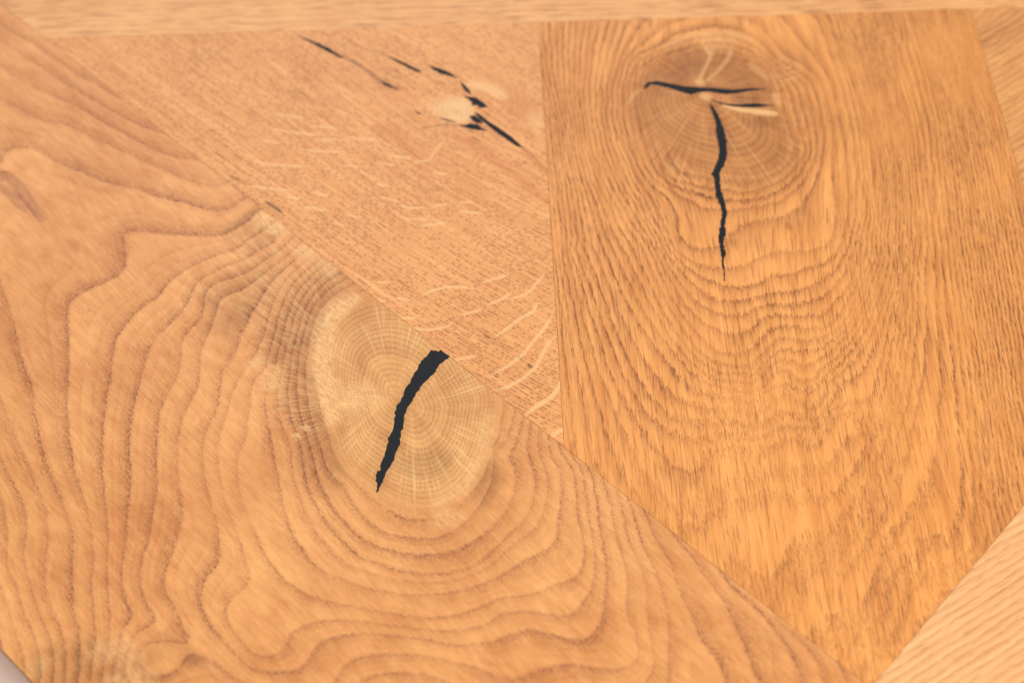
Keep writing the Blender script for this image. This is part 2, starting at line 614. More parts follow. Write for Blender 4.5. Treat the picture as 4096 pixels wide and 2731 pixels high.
# ---- board A: the long diagonal board with the big pale knot
ringA = [
    (-9, T('R1', 0, 285, 100, 340, 190, 400, 300, 465, 420, 550, 520, 610, 640, 680, 740, 740, 850, 800, 950, 850, 1090, 890)),
    (-10, T('R1', 30, 180, 240, 310, 380, 400, 520, 500, 640, 560)),
    (-8, T('R1', 0, 445, 100, 520, 200, 580, 300, 620, 400, 660, 480, 690, 560, 740, 660, 800, 760, 850, 860, 910, 950, 960, 1050, 1010, 1130, 1045, 1200, 1060, 1280, 1070)),
    (-7, T('R1', 0, 660, 100, 720, 200, 775, 270, 810, 350, 825, 430, 835, 500, 860, 580, 910, 680, 955, 800, 1000, 880, 1040, 960, 1080, 1060, 1120, 1150, 1165, 1260, 1215, 1340, 1240, 1430, 1255, 1530, 1235)),
    (-6, T('R1', 0, 1100, 10, 1050, 60, 1000, 150, 985, 240, 1000, 310, 1040, 370, 1080, 450, 1120, 560, 1165, 680, 1215, 800, 1245, 900, 1265, 1000, 1305, 1100, 1330, 1200, 1355, 1280, 1370, 1340, 1390, 1400, 1410, 1500, 1420)),
    (-5, np.r_[T('R5', 1620, 230, 1560, 290, 1480, 340, 1380, 380, 1240, 380, 1100, 372, 900, 355, 790, 350, 765, 380, 790, 450, 790, 560, 740, 630, 640, 680, 540, 720, 430, 790, 420, 850, 430, 950, 430, 1050, 430, 1200, 420, 1400, 430, 1560),
               T('R2b', 430, 150, 455, 280, 490, 390, 530, 500, 550, 600, 565, 700, 570, 800, 555, 1000, 575, 1150, 580, 1300)]),
    (-4, np.r_[T('R5', 1640, 360, 1560, 410, 1480, 470, 1380, 490, 1240, 560, 1180, 590, 1080, 650, 1040, 700, 1000, 760, 920, 810, 840, 880, 790, 940, 740, 1010, 720, 1080, 700, 1200, 690, 1300, 670, 1400, 650, 1560),
               T('R2b', 620, 150, 625, 300, 640, 450, 655, 600, 660, 720, 650, 850, 655, 1000, 670, 1150, 670, 1300)]),
    (-3, np.r_[T('R5', 1700, 430, 1600, 490, 1520, 540, 1400, 580, 1320, 620, 1230, 670, 1210, 740, 1170, 820, 1100, 910, 1000, 990, 950, 1060, 920, 1150, 880, 1270, 850, 1400, 820, 1560),
               T('R2b', 785, 150, 790, 300, 785, 420, 780, 520, 770, 650, 760, 800, 740, 900, 740, 1000, 770, 1080, 810, 1160, 760, 1190, 740, 1250, 735, 1340)]),
    (-2, np.r_[T('R5', 1570, 600, 1480, 640, 1380, 670, 1300, 720, 1280, 800, 1270, 880, 1200, 960, 1140, 1040, 1140, 1180, 1100, 1290, 1030, 1400, 1000, 1520, 990, 1568),
               T('R2b', 950, 150, 955, 300, 950, 420, 930, 550, 910, 680, 870, 800, 855, 920, 860, 1020, 900, 1110, 970, 1210, 900, 1220, 830, 1250, 800, 1310, 780, 1380)]),
    (-1, np.r_[T('R5', 1600, 660, 1520, 720, 1440, 740, 1370, 800, 1340, 900, 1300, 1020, 1250, 1100, 1255, 1200, 1240, 1330, 1180, 1430, 1130, 1560),
               T('R2b', 1080, 100, 1080, 250, 1085, 350, 1105, 450, 1105, 560, 1075, 680, 1040, 780, 1000, 900, 1000, 1000, 1050, 1090, 1090, 1190, 1150, 1270, 1190, 1320, 1080, 1320, 950, 1320, 880, 1330, 840, 1400)]),
    (0, np.r_[T('R5', 1640, 780, 1560, 900, 1520, 980, 1490, 1080, 1440, 1180, 1390, 1230, 1385, 1320, 1380, 1420, 1340, 1530),
              T('R2b', 1270, 0, 1240, 100, 1235, 200, 1250, 330, 1280, 450, 1310, 560, 1330, 680, 1340, 780, 1330, 840, 1270, 900, 1230, 980, 1220, 1080, 1240, 1150, 1290, 1230, 1370, 1320, 1460, 1410, 1560, 1480, 1660, 1500, 1780, 1490, 1870, 1440, 1920, 1340, 1980, 1300, 2129, 1270),
              T('R3', 300, 1220, 480, 1240, 650, 1260, 800, 1290, 980, 1310, 1150, 1270, 1280, 1230, 1380, 1200, 1500, 1230, 1640, 1270, 1760, 1270, 1830, 1210, 1870, 1080, 1880, 950, 1885, 800, 1860, 650, 1840, 500, 1820, 330, 1790, 170, 1720, 50)]),
    (1, np.r_[T('R5', 1660, 1000, 1560, 1190, 1500, 1280, 1450, 1350, 1440, 1450),
              T('R2b', 1330, 50, 1320, 150, 1330, 280, 1350, 400, 1390, 520, 1440, 640, 1470, 740, 1500, 830, 1530, 920, 1500, 990, 1430, 1030, 1380, 1080, 1370, 1140, 1390, 1210, 1450, 1290, 1530, 1380, 1620, 1410, 1720, 1390, 1730, 1310, 1770, 1270, 1850, 1220, 1950, 1190, 2129, 1180),
              T('R3', 200, 1140, 400, 1170, 560, 1190, 700, 1210, 840, 1215, 960, 1200, 1080, 1170, 1200, 1090, 1320, 1080, 1450, 1095, 1590, 1120, 1680, 1100, 1750, 1000, 1815, 880, 1820, 720, 1800, 600, 1765, 440, 1750, 280, 1720, 110, 1650, 10)]),
    (2, np.r_[T('R5', 1690, 1130, 1650, 1240, 1580, 1300, 1570, 1400, 1560, 1500),
              T('R2b', 1500, 60, 1460, 150, 1440, 250, 1450, 370, 1480, 480, 1530, 600, 1580, 730, 1640, 840, 1700, 910, 1780, 970, 1880, 1030, 2000, 1070, 2129, 1100),
              T('R3', 200, 1055, 350, 1080, 480, 1095, 620, 1120, 760, 1130, 870, 1110, 1000, 1070, 1120, 1010, 1250, 980, 1400, 960, 1520, 910, 1640, 870, 1720, 810, 1740, 730, 1740, 600, 1700, 470, 1695, 380, 1690, 230, 1650, 100, 1590, 10)]),
    (3, np.r_[T('R2b', 1690, 300, 1720, 450, 1760, 600, 1800, 700, 1850, 760, 1900, 830, 1960, 880, 2050, 920, 2129, 950),
              T('R3', 250, 915, 400, 950, 550, 965, 700, 965, 880, 945, 1020, 910, 1150, 860, 1270, 790, 1400, 710, 1530, 650, 1555, 560, 1570, 450, 1590, 330, 1590, 220, 1560, 110, 1510, 10)]),
    (4, np.r_[T('R2b', 1765, 130, 1780, 300, 1830, 450, 1880, 580, 1950, 690, 2030, 780, 2129, 850),
              T('R3', 400, 850, 540, 870, 700, 885, 820, 870, 930, 850, 1040, 820, 1150, 740, 1240, 650, 1340, 580, 1430, 500, 1480, 380, 1500, 270, 1490, 150, 1440, 20)]),
    (5, np.r_[T('R2b', 1840, 180, 1860, 350, 1920, 480, 1990, 590, 2060, 680, 2129, 740),
              T('R3', 250, 720, 430, 790, 560, 825, 700, 835, 850, 820, 960, 800, 1060, 740, 1160, 650, 1240, 560, 1300, 510, 1380, 400, 1415, 260, 1410, 140, 1370, 30)]),
    (6, np.r_[T('R2b', 1910, 200, 1930, 320, 1980, 430, 2060, 550, 2129, 630),
              T('R3', 200, 560, 300, 620, 400, 660, 520, 690, 640, 695, 760, 690, 860, 670, 960, 620, 1060, 560, 1150, 490, 1220, 400, 1270, 280, 1285, 150, 1260, 0)]),
    (7, T('R3', 130, 230, 200, 370, 300, 490, 420, 560, 560, 590, 700, 600, 800, 580, 900, 520, 980, 440, 1060, 330, 1120, 180, 1130, 0)),
    (-1, T('R3', 1860, 180, 1900, 300, 1940, 430, 1945, 550, 1990, 680, 2030, 830, 2040, 950, 2020, 1050, 2050, 1150, 2100, 1250, 2110, 1350, 2060, 1440, 2000, 1475, 1850, 1470, 1700, 1440, 1550, 1450, 1420, 1480, 1320, 1530, 1200, 1530, 1060, 1480, 950, 1440, 800, 1410, 650, 1380, 500, 1370, 300, 1375, 180, 1410, 90, 1490, 60, 1568)),
    (-2, T('R3', 260, 1540, 350, 1500, 500, 1490, 650, 1500, 780, 1540)),
    (-2, T('R3', 1950, 250, 2000, 400, 2020, 560, 2070, 680, 2120, 780, 2155, 900, 2170, 1050, 2165, 1160, 2200, 1300, 2210, 1450)),
    (-3, T('R3', 2040, 340, 2090, 500, 2140, 650, 2195, 760, 2250, 900, 2290, 1050, 2310, 1200, 2310, 1400, 2290, 1568)),
    (-4, T('R6', 10, 880, 60, 1020, 120, 1130, 160, 1230, 220, 1330, 300, 1430, 340, 1540)),
    (-5, T('R6', 100, 700, 170, 800, 260, 920, 340, 1020, 390, 1150, 450, 1280, 520, 1480)),
    (-6, T('R6', 360, 900, 490, 1010, 600, 1110, 700, 1220, 780, 1350, 850, 1540)),
    (-7, T('R6', 700, 1170, 880, 1310, 940, 1380, 1000, 1540)),
    (-6, np.r_[T('R5', 0, 660, 50, 800, 90, 950, 120, 1080, 150, 1200, 200, 1320, 210, 1450),
               T('R2b', 225, 0, 245, 100, 280, 230, 320, 330, 370, 430, 410, 520, 440, 620, 450, 720, 440, 850, 430, 950, 440, 1050, 460, 1150, 480, 1290)]),
    (-7, T('R2b', 40, -60, 75, 20, 120, 130, 170, 250, 220, 360, 260, 470, 290, 560, 295, 680, 280, 800, 270, 900, 270, 1000, 300, 1090, 340, 1170, 380, 1300, 400, 1400)),
    (-8, T('R2b', 0, 180, 50, 300, 100, 390, 150, 480, 165, 580, 150, 700, 145, 800, 170, 900, 195, 1010, 230, 1130, 290, 1260, 330, 1380)),
    (-9, T('R2b', 0, 420, 30, 520, 45, 620, 40, 750, 40, 850, 100, 970, 120, 1080, 170, 1180, 220, 1320)),
    (-10, T('R2b', -20, 900, 20, 1020, 60, 1150, 100, 1260, 140, 1380)),
    (-5.45, T('R5', 0, 330, 150, 400, 330, 470, 300, 620, 200, 650)),
    (9, T('O', 1600, 1600, 1500, 1600, 1700, 1700, 1600, 1800)),
]
knotA_out = T('R5b', 740, 120, 640, 150, 560, 200, 480, 290, 455, 400, 430, 500, 425, 620, 465, 760, 490, 900, 520, 1000, 560, 1110, 610, 1215,
              690, 1300, 790, 1365, 900, 1420, 1050, 1475, 1200, 1465, 1340, 1380, 1440, 1250, 1500, 1130, 1540, 980, 1565, 850, 1570, 740,
              1480, 560, 1380, 380, 1240, 240, 1060, 150, 900, 110)
ringA.append((8.4, knotA_out[:24]))
gA = Grid(ringA, (-245, 175, 165, 545))
radA = Radial(T('O', 1612, 1605)[0], knotA_out)
crackA = T('R5b', 1195, 470, 1255, 510, 1225, 535, 1190, 560, 1150, 620, 1110, 660, 1080, 690, 1050, 730, 1020, 780, 990, 830, 965, 880, 965, 920,
           955, 960, 945, 1010, 940, 1060, 915, 1110, 900, 1160, 880, 1200, 850, 1240, 835, 1290, 815, 1330, 800, 1362, 787, 1360, 800, 1320,
           790, 1280, 795, 1230, 815, 1225, 820, 1180, 845, 1130, 860, 1070, 870, 1020, 890, 980, 905, 930, 910, 870, 920, 820, 940, 795,
           960, 760, 970, 720, 995, 690, 1020, 640, 1050, 580, 1080, 530, 1110, 510, 1140, 470, 1180, 480)
axA = T('R5b', 1225, 490, 1030, 690, 940, 850, 925, 960, 870, 1120, 800, 1340)
darkA = [(T('R5', 2060, 620, 1960, 760, 1860, 900, 1790, 1020, 1760, 1100), 4, 11, 0.6),
         (T('R5', 1980, 900, 1900, 1000, 1850, 1060), 3, 8, 0.7),
         (T('R5', 1860, 1200, 1850, 1330, 1900, 1450, 1960, 1560), 2, 9, 0.7),
         (T('R2b', 1900, 60, 1930, 200, 1990, 330), 2, 10, 0.6),
         (T('R5', 1600, 640, 1500, 760, 1420, 900), 6, 14, 0.45),
         (T('R5', 1620, 230, 1540, 310, 1420, 390), 2, 4, 0.45),
         (T('R5', 1720, 310, 1640, 400, 1560, 450), 1.5, 4, 0.5),
         (T('R3', 1120, 130, 1110, 230, 1060, 330), 1.5, 6, 0.55),
         (T('R3', 560, 100, 700, 110, 800, 60), 2, 7, 0.45),
         (T('R2b', 230, 1500, 400, 1450, 600, 1400), 4, 8, 0.6),
         (T('R2b', 620, 1500, 760, 1480), 4, 8, 0.5),
         (T('R2b', 880, 1440, 960, 1390, 1080, 1390, 1180, 1430), 1.2, 4, 0.55),
         (T('R2b', 900, 1530, 1000, 1520), 2, 5, 0.4),
         (T('O', 350, 1240, 356, 1241), 0.6, 0.5, 0.9),
         (T('R5b', 165, 850, 168, 852), 0.3, 0.5, 0.9), (T('R5b', 345, 955, 352, 960), 0.3, 0.6, 1.0),
         (T('R5b', 68, 825, 70, 826), 0.2, 0.4, 0.9), (T('R3', 695, 688, 700, 690), 0.4, 0.6, 0.9),
         (T('R5b', 300, 620, 400, 660), 1.0, 2.0, 0.8), (T('R5b', 60, 540, 200, 560), 0.5, 1.5, 0.5)]
redA = [(T('O', -10, 690, 40, 715, 90, 765, 130, 825, 165, 875), 1.2, 3.0, 0.55), (T('O', 0, 745, 50, 785, 100, 840), 1.0, 2.0, 0.6),
        (T('O', 60, 760, 110, 820, 150, 872), 0.3, 0.8, 0.95), (T('O', 0, 690, 30, 690), 0.4, 1.0, 0.9)]
furA = [(T('R5', 1560, 420, 1640, 560, 1640, 760, 1640, 950), 6, 16, 1.0), (T('R5', 1900, 560, 1960, 700, 1900, 900), 6, 10, 1.0),
        (T('R5', 1700, 950, 1760, 1150, 1850, 1400, 1950, 1560), 5, 12, 1.0), (T('R5', 1350, 520, 1250, 750), 4, 16, 0.6)]
paleA = [(T('R5b', 640, 150, 560, 200, 485, 290, 455, 420, 445, 560, 490, 760, 510, 900), 1.6, 5, 0.7),
         (T('R5b', 1490, 880, 1450, 1130, 1330, 1320, 1180, 1420), 1.0, 4, 0.4), (T('R5b', 560, 780, 700, 770, 800, 790), 2, 6, 0.5),
         (T('R5', 1640, 260, 1700, 300, 1760, 350), 2.2, 4, 0.75),
         (T('R5', 1880, 470, 1960, 500), 2, 4, 0.5), (T('R5', 2010, 540, 2080, 600), 1.5, 4, 0.45),
         (T('R5', 1690, 1260, 1740, 1310), 2, 6, 0.35),
         (T('R5', 1560, 1200, 1660, 1150), 1, 3, 0.35),
         (T('R5b', 150, 850, 180, 850), 0.9, 0.5, 0.35), (T('R5b', 320, 955, 375, 962), 0.9, 0.6, 0.55), (T('R5b', 265, 1003, 310, 1012), 0.9, 0.6, 0.65),
         (T('R2b', 600, 1370, 720, 1350, 780, 1420, 800, 1500), 2, 6, 0.35), (T('R2b', 160, 1500, 260, 1450), 1.5, 4, 0.3),
         (T('R2b', 700, 1560, 900, 1540), 2, 5, 0.4),
         (T('R3', 750, 480, 900, 440), 1.5, 4, 0.4), (T('R3', 1020, 60, 980, 150), 1.0, 3, 0.5),
         (T('R5', 1728, 745, 1734, 747), 0.3, 0.3, 0.9), (T('R5', 218, 1131, 224, 1133), 0.25, 0.3, 0.8), (T('R5', 985, 1080, 992, 1083), 0.25, 0.3, 0.6)]


def fieldA(p):
    r = gA.val(p)
    g = np.clip(gA.grad(p), 0.03, 0.9)
    a = math.radians(-49)
    u, v = p[:, 0] * math.cos(a) + p[:, 1] * math.sin(a), -p[:, 0] * math.sin(a) + p[:, 1] * math.cos(a)
    ax = resample(axA, 1.0)
    side = np.interp(p[:, 1], ax[::-1, 1], ax[::-1, 0])
    left = sstep(-0.3, 0.3, side - p[:, 0])
    cl, cr = T('O', 1582, 1583)[0], T('O', 1648, 1630)[0]
    cs, sn, k1 = radA(p, cl)
    cs2, sn2, k2 = radA(p, cr)
    k0 = radA(p)[2]
    cs = cs * left + cs2 * (1 - left)
    sn = sn * left + sn2 * (1 - left)
    kk = np.where(k0 > 0.75, k0, k1 * left + k2 * (1 - left))
    b = sstep(0.5, 0.9, k0)
    kr = (k1 * left + k2 * (1 - left)) * (1 - b) + k0 * b
    dc = seg_dist(p, axA)[0] if len(p) < 20 else strokes(p, [(axA, 2.6, 3.0, 1.0)])
    dark = np.maximum(strokes(p, darkA), 0.25 * dc * (k0 < 1.05))
    return dict(ring=r, rgrad=g, fib=(u, v), kp=(cs, sn, kr), dark=dark, pale=strokes(p, paleA), red=strokes(p, redA), fur=strokes(p, furA))


matA = wood_material('oak_flat_sawn', wood(246, 178, 110), wood(204, 130, 70), wood(138, 80, 60), seed=1.3,
                     bandk=0.26, band_lo=0.8, band_hi=3.2, edge=0.55, jag=1.5, jag_scale=(0.7, 1.4, 1), wob=1.3, line_base=0.22, line_amt=0.92, amp0=0.3,
                     pore_scale=(1.0, 2.0, 1), pore_lo=0.40, pore_hi=0.64, fine=0.28,
                     s1=0.45, s2=0.8, s3=1.4, s4=0.9, saw=0.2, bias=-0.06, streak1=(0.05, 0.6, 1), streak2=(0.14, 1.5, 1), grain=(0.5, 1.7, 1), bump=0.12,
                     krings=20.0, rayk=38.0, raylen=1.6, stain=(0.42, 0.37, 0.31, 1), palec=wood(252, 204, 140), halo_rays=0.2, redc=wood(170, 104, 68), fur=0.26,
                     knot_light=wood(242, 184, 114), knot_dark=wood(192, 130, 70), knot_line=wood(146, 88, 48), kring=1.0, ray_col=wood(250, 208, 146),
                     kin=0.74, kout=1.24, kfray=0.5, kamt=0.9, pale_noise=1)
A0, A1 = K_A, K_A - W_A * math.sqrt(2)
yl = Y_T
polyA = [(A0 - yl, yl), (A1 - yl, yl), (A1 + 2 * 0 - 40, 40), (A0 - 40 + 0, 40)]
polyA = [np.array(q) for q in polyA]
boardA = make_board(polyA, -45, 0.8, matA, fieldA, [knotA_out])
boardA['label'] = 'wide diagonal board with wavy growth rings round a pale knot'

# ---- board C: mitred board with the T-shaped crack
ringC = [
    (10, T('R3c', 780, 930, 870, 960, 960, 970, 1060, 1000, 1190, 1000, 1300, 960, 1400, 890, 1460, 800)),
    (9, T('R3c', 760, 1010, 830, 1090, 930, 1150, 1040, 1160, 1150, 1120, 1280, 1110, 1400, 1050, 1480, 960, 1530, 830, 1540, 700)),
    (9, T('R3c', 700, 260, 800, 200, 950, 165, 1080, 170, 1200, 220, 1320, 330)),
    (8, np.r_[T('R3c', 600, 120, 560, 180, 500, 300, 455, 450, 450, 600, 480, 750, 540, 900, 620, 1050, 690, 1180),
              T('R4', 740, 0, 800, 60, 900, 160, 1000, 200, 1090, 240, 1200, 260, 1310, 230, 1400, 180, 1500, 190, 1620, 120, 1740, 90, 1830, 0),
              T('R3c', 1690, 1150, 1700, 1000, 1690, 850, 1660, 650, 1610, 450, 1540, 300, 1450, 180, 1400, 110)]),
    (7, np.r_[T('R3c', 450, 120, 410, 250, 380, 400, 380, 600, 420, 800, 500, 980, 600, 1150, 672, 1257),
              T('R4', 760, 180, 860, 340, 950, 430, 1100, 490, 1220, 500, 1300, 450, 1360, 380, 1450, 400, 1560, 400, 1700, 380, 1800, 300, 1880, 180, 1930, 0),
              T('R3c', 1780, 1100, 1790, 900, 1770, 700, 1730, 500, 1670, 300, 1620, 100)]),
    (6, np.r_[T('R3c', 340, 130, 310, 300, 300, 500, 330, 750, 400, 950, 500, 1150),
              T('R4', 560, 0, 680, 250, 800, 480, 900, 620, 1000, 700, 1080, 740, 1180, 740, 1270, 750, 1350, 660, 1450, 560, 1520, 590, 1600, 600, 1720, 560, 1830, 500, 1900, 380, 1980, 200, 2030, 0)]),
    (5, T('R4', 400, 0, 520, 250, 640, 460, 760, 620, 900, 790, 1000, 840, 1100, 860, 1200, 890, 1270, 900, 1330, 840, 1420, 730, 1490, 740, 1560, 830, 1650, 820, 1750, 700, 1850, 600, 1930, 500, 2020, 300, 2100, 0)),
    (4, T('R4', 250, 0, 380, 350, 500, 650, 640, 880, 780, 1000, 900, 1030, 1000, 1050, 1180, 1040, 1300, 1080, 1400, 1000, 1480, 920, 1560, 1000, 1650, 1050, 1730, 980, 1770, 830, 1850, 800, 1950, 700, 2080, 450, 2180, 100)),
    (3, T('R4', 120, 0, 260, 450, 400, 850, 560, 1130, 700, 1330, 820, 1480, 900, 1520, 960, 1400, 1050, 1280, 1150, 1250, 1250, 1320, 1330, 1300, 1420, 1220, 1560, 1200, 1640, 1260, 1700, 1200, 1830, 1000, 1900, 1080, 1990, 1080, 2070, 1020, 2110, 850, 2170, 500)),
    (2, T('O', 2190, 500, 2238, 1000, 2310, 1450, 2400, 1850, 2520, 2080, 2640, 2280, 2740, 2420, 2800, 2350, 2860, 2150, 2950, 2080, 3020, 2200, 3080, 2330, 3130, 2200, 3200, 2050, 3280, 2150, 3340, 2080, 3420, 1980, 3500, 1850, 3590, 1600, 3640, 1300, 3650, 1000)),
    (1, T('O', 2850, 2520, 2930, 2640, 2990, 2450, 3100, 2480, 3180, 2620, 3240, 2350, 3330, 2280, 3400, 2420, 3460, 2250, 3560, 2050, 3650, 1850, 3720, 1500, 3720, 1000, 3670, 500, 3580, 200)),
    (0, T('O', 3650, 150, 3740, 500, 3790, 1000, 3850, 1500, 3890, 1900, 3900, 2200)),
    (-3, T('O', 3760, 120, 3860, 500, 3930, 1000, 4000, 1500, 4080, 2000)),
    (-7, T('O', 3890, 100, 4020, 500, 4110, 1000, 4200, 1500)),
    (0.2, T('O', 3130, 2720, 3250, 2600, 3330, 2660, 3420, 2600)), (0.1, T('O', 3600, 2350, 3700, 2250)), (-0.3, T('O', 3470, 2740)),
    (11, T('R3c', 700, 400, 900, 600, 1000, 800, 1200, 700, 1250, 400)),
]
gC = Grid([(2.6 * a, b) for a, b in ringC], (10, 270, 160, 520), lam=6e-4)
knotC_out = T('R3c', 560, 600, 545, 540, 565, 470, 620, 400, 690, 345, 800, 280, 930, 255, 1060, 270, 1180, 320, 1270, 390, 1315, 470, 1335, 560, 1385, 660,
              1400, 760, 1400, 850, 1320, 920, 1200, 955, 1060, 935, 960, 915, 850, 885, 760, 840, 660, 760, 600, 690)
radC = Radial(T('R3c', 935, 480)[0], knotC_out)
crackC1 = T('R3c', 615, 462, 640, 430, 690, 425, 760, 437, 840, 452, 910, 458, 1000, 462, 1080, 470, 1170, 462, 1275, 465, 1180, 475, 1100, 490, 1030, 492,
            960, 480, 900, 485, 870, 496, 840, 490, 780, 470, 700, 447, 660, 442, 630, 465)
crackC2 = T('R3c', 965, 515, 1000, 530, 1060, 545, 1130, 546, 1200, 540, 1310, 552, 1230, 560, 1150, 563, 1080, 557, 1020, 544, 985, 529)
crackC3 = T('R3c', 965, 540, 985, 560, 1010, 600, 1030, 650, 1050, 710, 1055, 770, 1055, 830, 1030, 880, 1015, 910, 1020, 960, 1030, 1010, 1045, 1060,
            1055, 1110, 1045, 1170, 1050, 1220, 1035, 1260, 1045, 1310, 1050, 1330, 1040, 1360, 1040, 1400, 1045, 1470, 1038, 1470, 1036, 1420, 1030, 1360, 1020, 1310,
            1010, 1240, 1022, 1170, 1030, 1110, 1015, 1060, 995, 1010, 990, 940, 975, 910, 995, 865, 1010, 830, 1015, 780, 1000, 700, 1000, 650, 985, 600, 970, 570)
darkC = [(T('R4', *q), 0.25, 0.6, 0.6) for q in (
    (1085, 240, 1100, 330), (1145, 520, 1160, 600), (1190, 480, 1215, 620), (1250, 500, 1270, 580), (1300, 560, 1325, 700), (1345, 540, 1365, 650),
    (1380, 720, 1400, 800), (1160, 700, 1185, 780), (1060, 700, 1075, 790), (1300, 380, 1310, 470), (1390, 330, 1400, 420), (1455, 480, 1470, 580),
    (1020, 640, 1035, 720), (1330, 780, 1350, 880), (1500, 780, 1530, 880))]
darkC += [(T('R3c', 880, 1020, 1060, 1100, 1250, 1060), 6, 26, 0.3), (T('R3c', 700, 330, 560, 470, 560, 640, 700, 860, 900, 970, 1150, 1010, 1350, 930, 1440, 760, 1400, 500, 1300, 340), 2, 17, 0.4),
         (T('R3c', 690, 380, 830, 320, 960, 310, 1080, 340, 1200, 400, 1270, 470), 5, 8, 0.6),
         (T('R3c', 1100, 520, 1280, 510), 1, 3, 0.6), (T('R3c', 1230, 640, 1320, 600), 3, 5, 0.5),
         (T('R3c', 560, 600, 600, 690, 660, 765, 760, 845, 850, 890), 1.0, 4, 0.55),
         (T('R3c', 760, 860, 850, 920, 980, 950), 0.8, 3, 0.4),
         (T('R3c', 1060, 945, 1200, 980, 1320, 930, 1400, 860), 0.8, 3, 0.4),
         (T('R3c', 1400, 300, 1360, 440, 1420, 600, 1480, 760), 5, 16, 0.36),
         (T('R3c', 540, 500, 520, 400, 580, 330), 3, 12, 0.3),
         (T('R3c', 960, 120, 1080, 130), 3, 8, 0.3),
         (T('R3c', 1370, 1170, 1385, 1200), 0.6, 1.6, 0.7),
         (T('R3c', 560, 760, 680, 900, 760, 990), 4, 16, 0.22),
         (T('R3c', 1310, 380, 1400, 330), 0.6, 1.5, 0.5), (T('R3c', 1290, 440, 1400, 440), 0.7, 1.5, 0.55), (T('R3c', 1300, 480, 1350, 470), 0.7, 1.5, 0.7)]
paleC = [(T('R3c', 985, 250, 965, 310, 935, 370, 905, 430), 0.3, 1.2, 0.45), (T('R3c', 940, 240, 965, 290), 0.4, 0.8, 0.6),
         (T('R3c', 1080, 260, 1060, 310, 1010, 370, 960, 420), 0.3, 1.2, 0.42),
         (T('R3c', 1040, 552, 1150, 578, 1310, 590), 0.8, 0.9, 0.85), (T('R3c', 1180, 585, 1318, 598), 1.0, 0.9, 0.7),
         (T('R3c', 730, 245, 870, 185, 1050, 172, 1180, 210), 0.4, 1.6, 0.38), (T('R3c', 940, 215, 1060, 215), 3, 6, 0.25),
         (T('R3c', 1180, 340, 1260, 405), 0.5, 2.2, 0.3), (T('R3c', 1300, 490, 1325, 545), 0.6, 2.0, 0.35),
         (T('R3c', 900, 425, 930, 440), 1.0, 1.6, 0.5), (T('R3c', 930, 495, 960, 520), 1.0, 2, 0.5),
         (T('R3c', 540, 540, 570, 490, 610, 465), 0.3, 1.0, 0.3)]


def fieldC(p):
    r = gC.val(p)
    g = np.clip(gC.grad(p), 0.1, 1.2)
    k0x, k0y, k0 = radC(p)
    q = p - T('R3c', 960, 600)[0]
    rr = (q ** 2).sum(1) + 120.0
    v = q[:, 0] * (1 - 760.0 / (rr + 300.0))
    u = q[:, 1]
    dark = strokes(p, darkC)
    for c in (crackC1, crackC3):
        ax = np.r_[c[:len(c) // 2]]
        dark = np.maximum(dark, 0.3 * strokes(p, [(ax, 1.2, 2.5, 1.0)]))
    return dict(ring=r, rgrad=g, fib=(u, v), kp=(k0x, k0y, k0), rgfib=gC.along(p) * (1.2 + 4.5 * sstep(-325, -225, -p[:, 1])), fur=strokes(p, [(T('R3c', 700, 800, 850, 900, 1050, 920, 1250, 880, 1380, 760, 1400, 600), 3, 8, 1.0), (T('R3c', 1300, 430, 1400, 330), 3, 6, 1.0)]), dark=dark, pale=strokes(p, paleC))


matC = wood_material('oak_rift_sawn', wood(250, 174, 97), wood(208, 130, 62), wood(116, 60, 38), seed=4.1,
                     bandk=0.30, band_lo=0.4, band_hi=1.5, edge=0.28, jag=0.7, spike=5.5, jag_scale=(0.2, 1.8, 1), wob=1.8, line_base=0.28, line_amt=0.88, amp0=0.35,
                     pore_scale=(0.3, 2.2, 1), pore_lo=0.38, pore_hi=0.60,
                     s1=1.2, s2=0.9, s3=0.5, s4=1.2, saw=0.22, bias=-0.1, streak1=(0.03, 0.8, 1), streak2=(0.12, 2.4, 1), patch=(0.03, 0.22, 1), grain=(0.3, 2.0, 1),
                     dash=0.42, dash_scale=(0.08, 1.5, 1), dash_lo=0.57, dash_hi=0.70,
                     krings=15.0, rayk=40.0, raylen=0.9, knot_light=wood(218, 148, 80), knot_dark=wood(162, 98, 48), knot_line=wood(96, 54, 28),
                     ray_col=wood(240, 186, 120), krays=0.5, kring=0.9, halo_rays=0.2, flatfade=0, kin=0.7, kout=1.2, kfray=0.55, kamt=0.92, bump=0.4,
                     stain=(0.52, 0.40, 0.29, 1), palec=wood(244, 194, 130), pale_noise=0, fur=0.4)
polyC = [(X_C0, Y_D), (X_C1, Y_D), (X_C1, X_C1 - K_F), tip, (X_C0, K_A - X_C0)]
boardC = make_board(polyC, 0, 0.7, matC, fieldC, [knotC_out])
boardC['label'] = 'board with upright grain and a brown knot split by a T-shaped black crack'

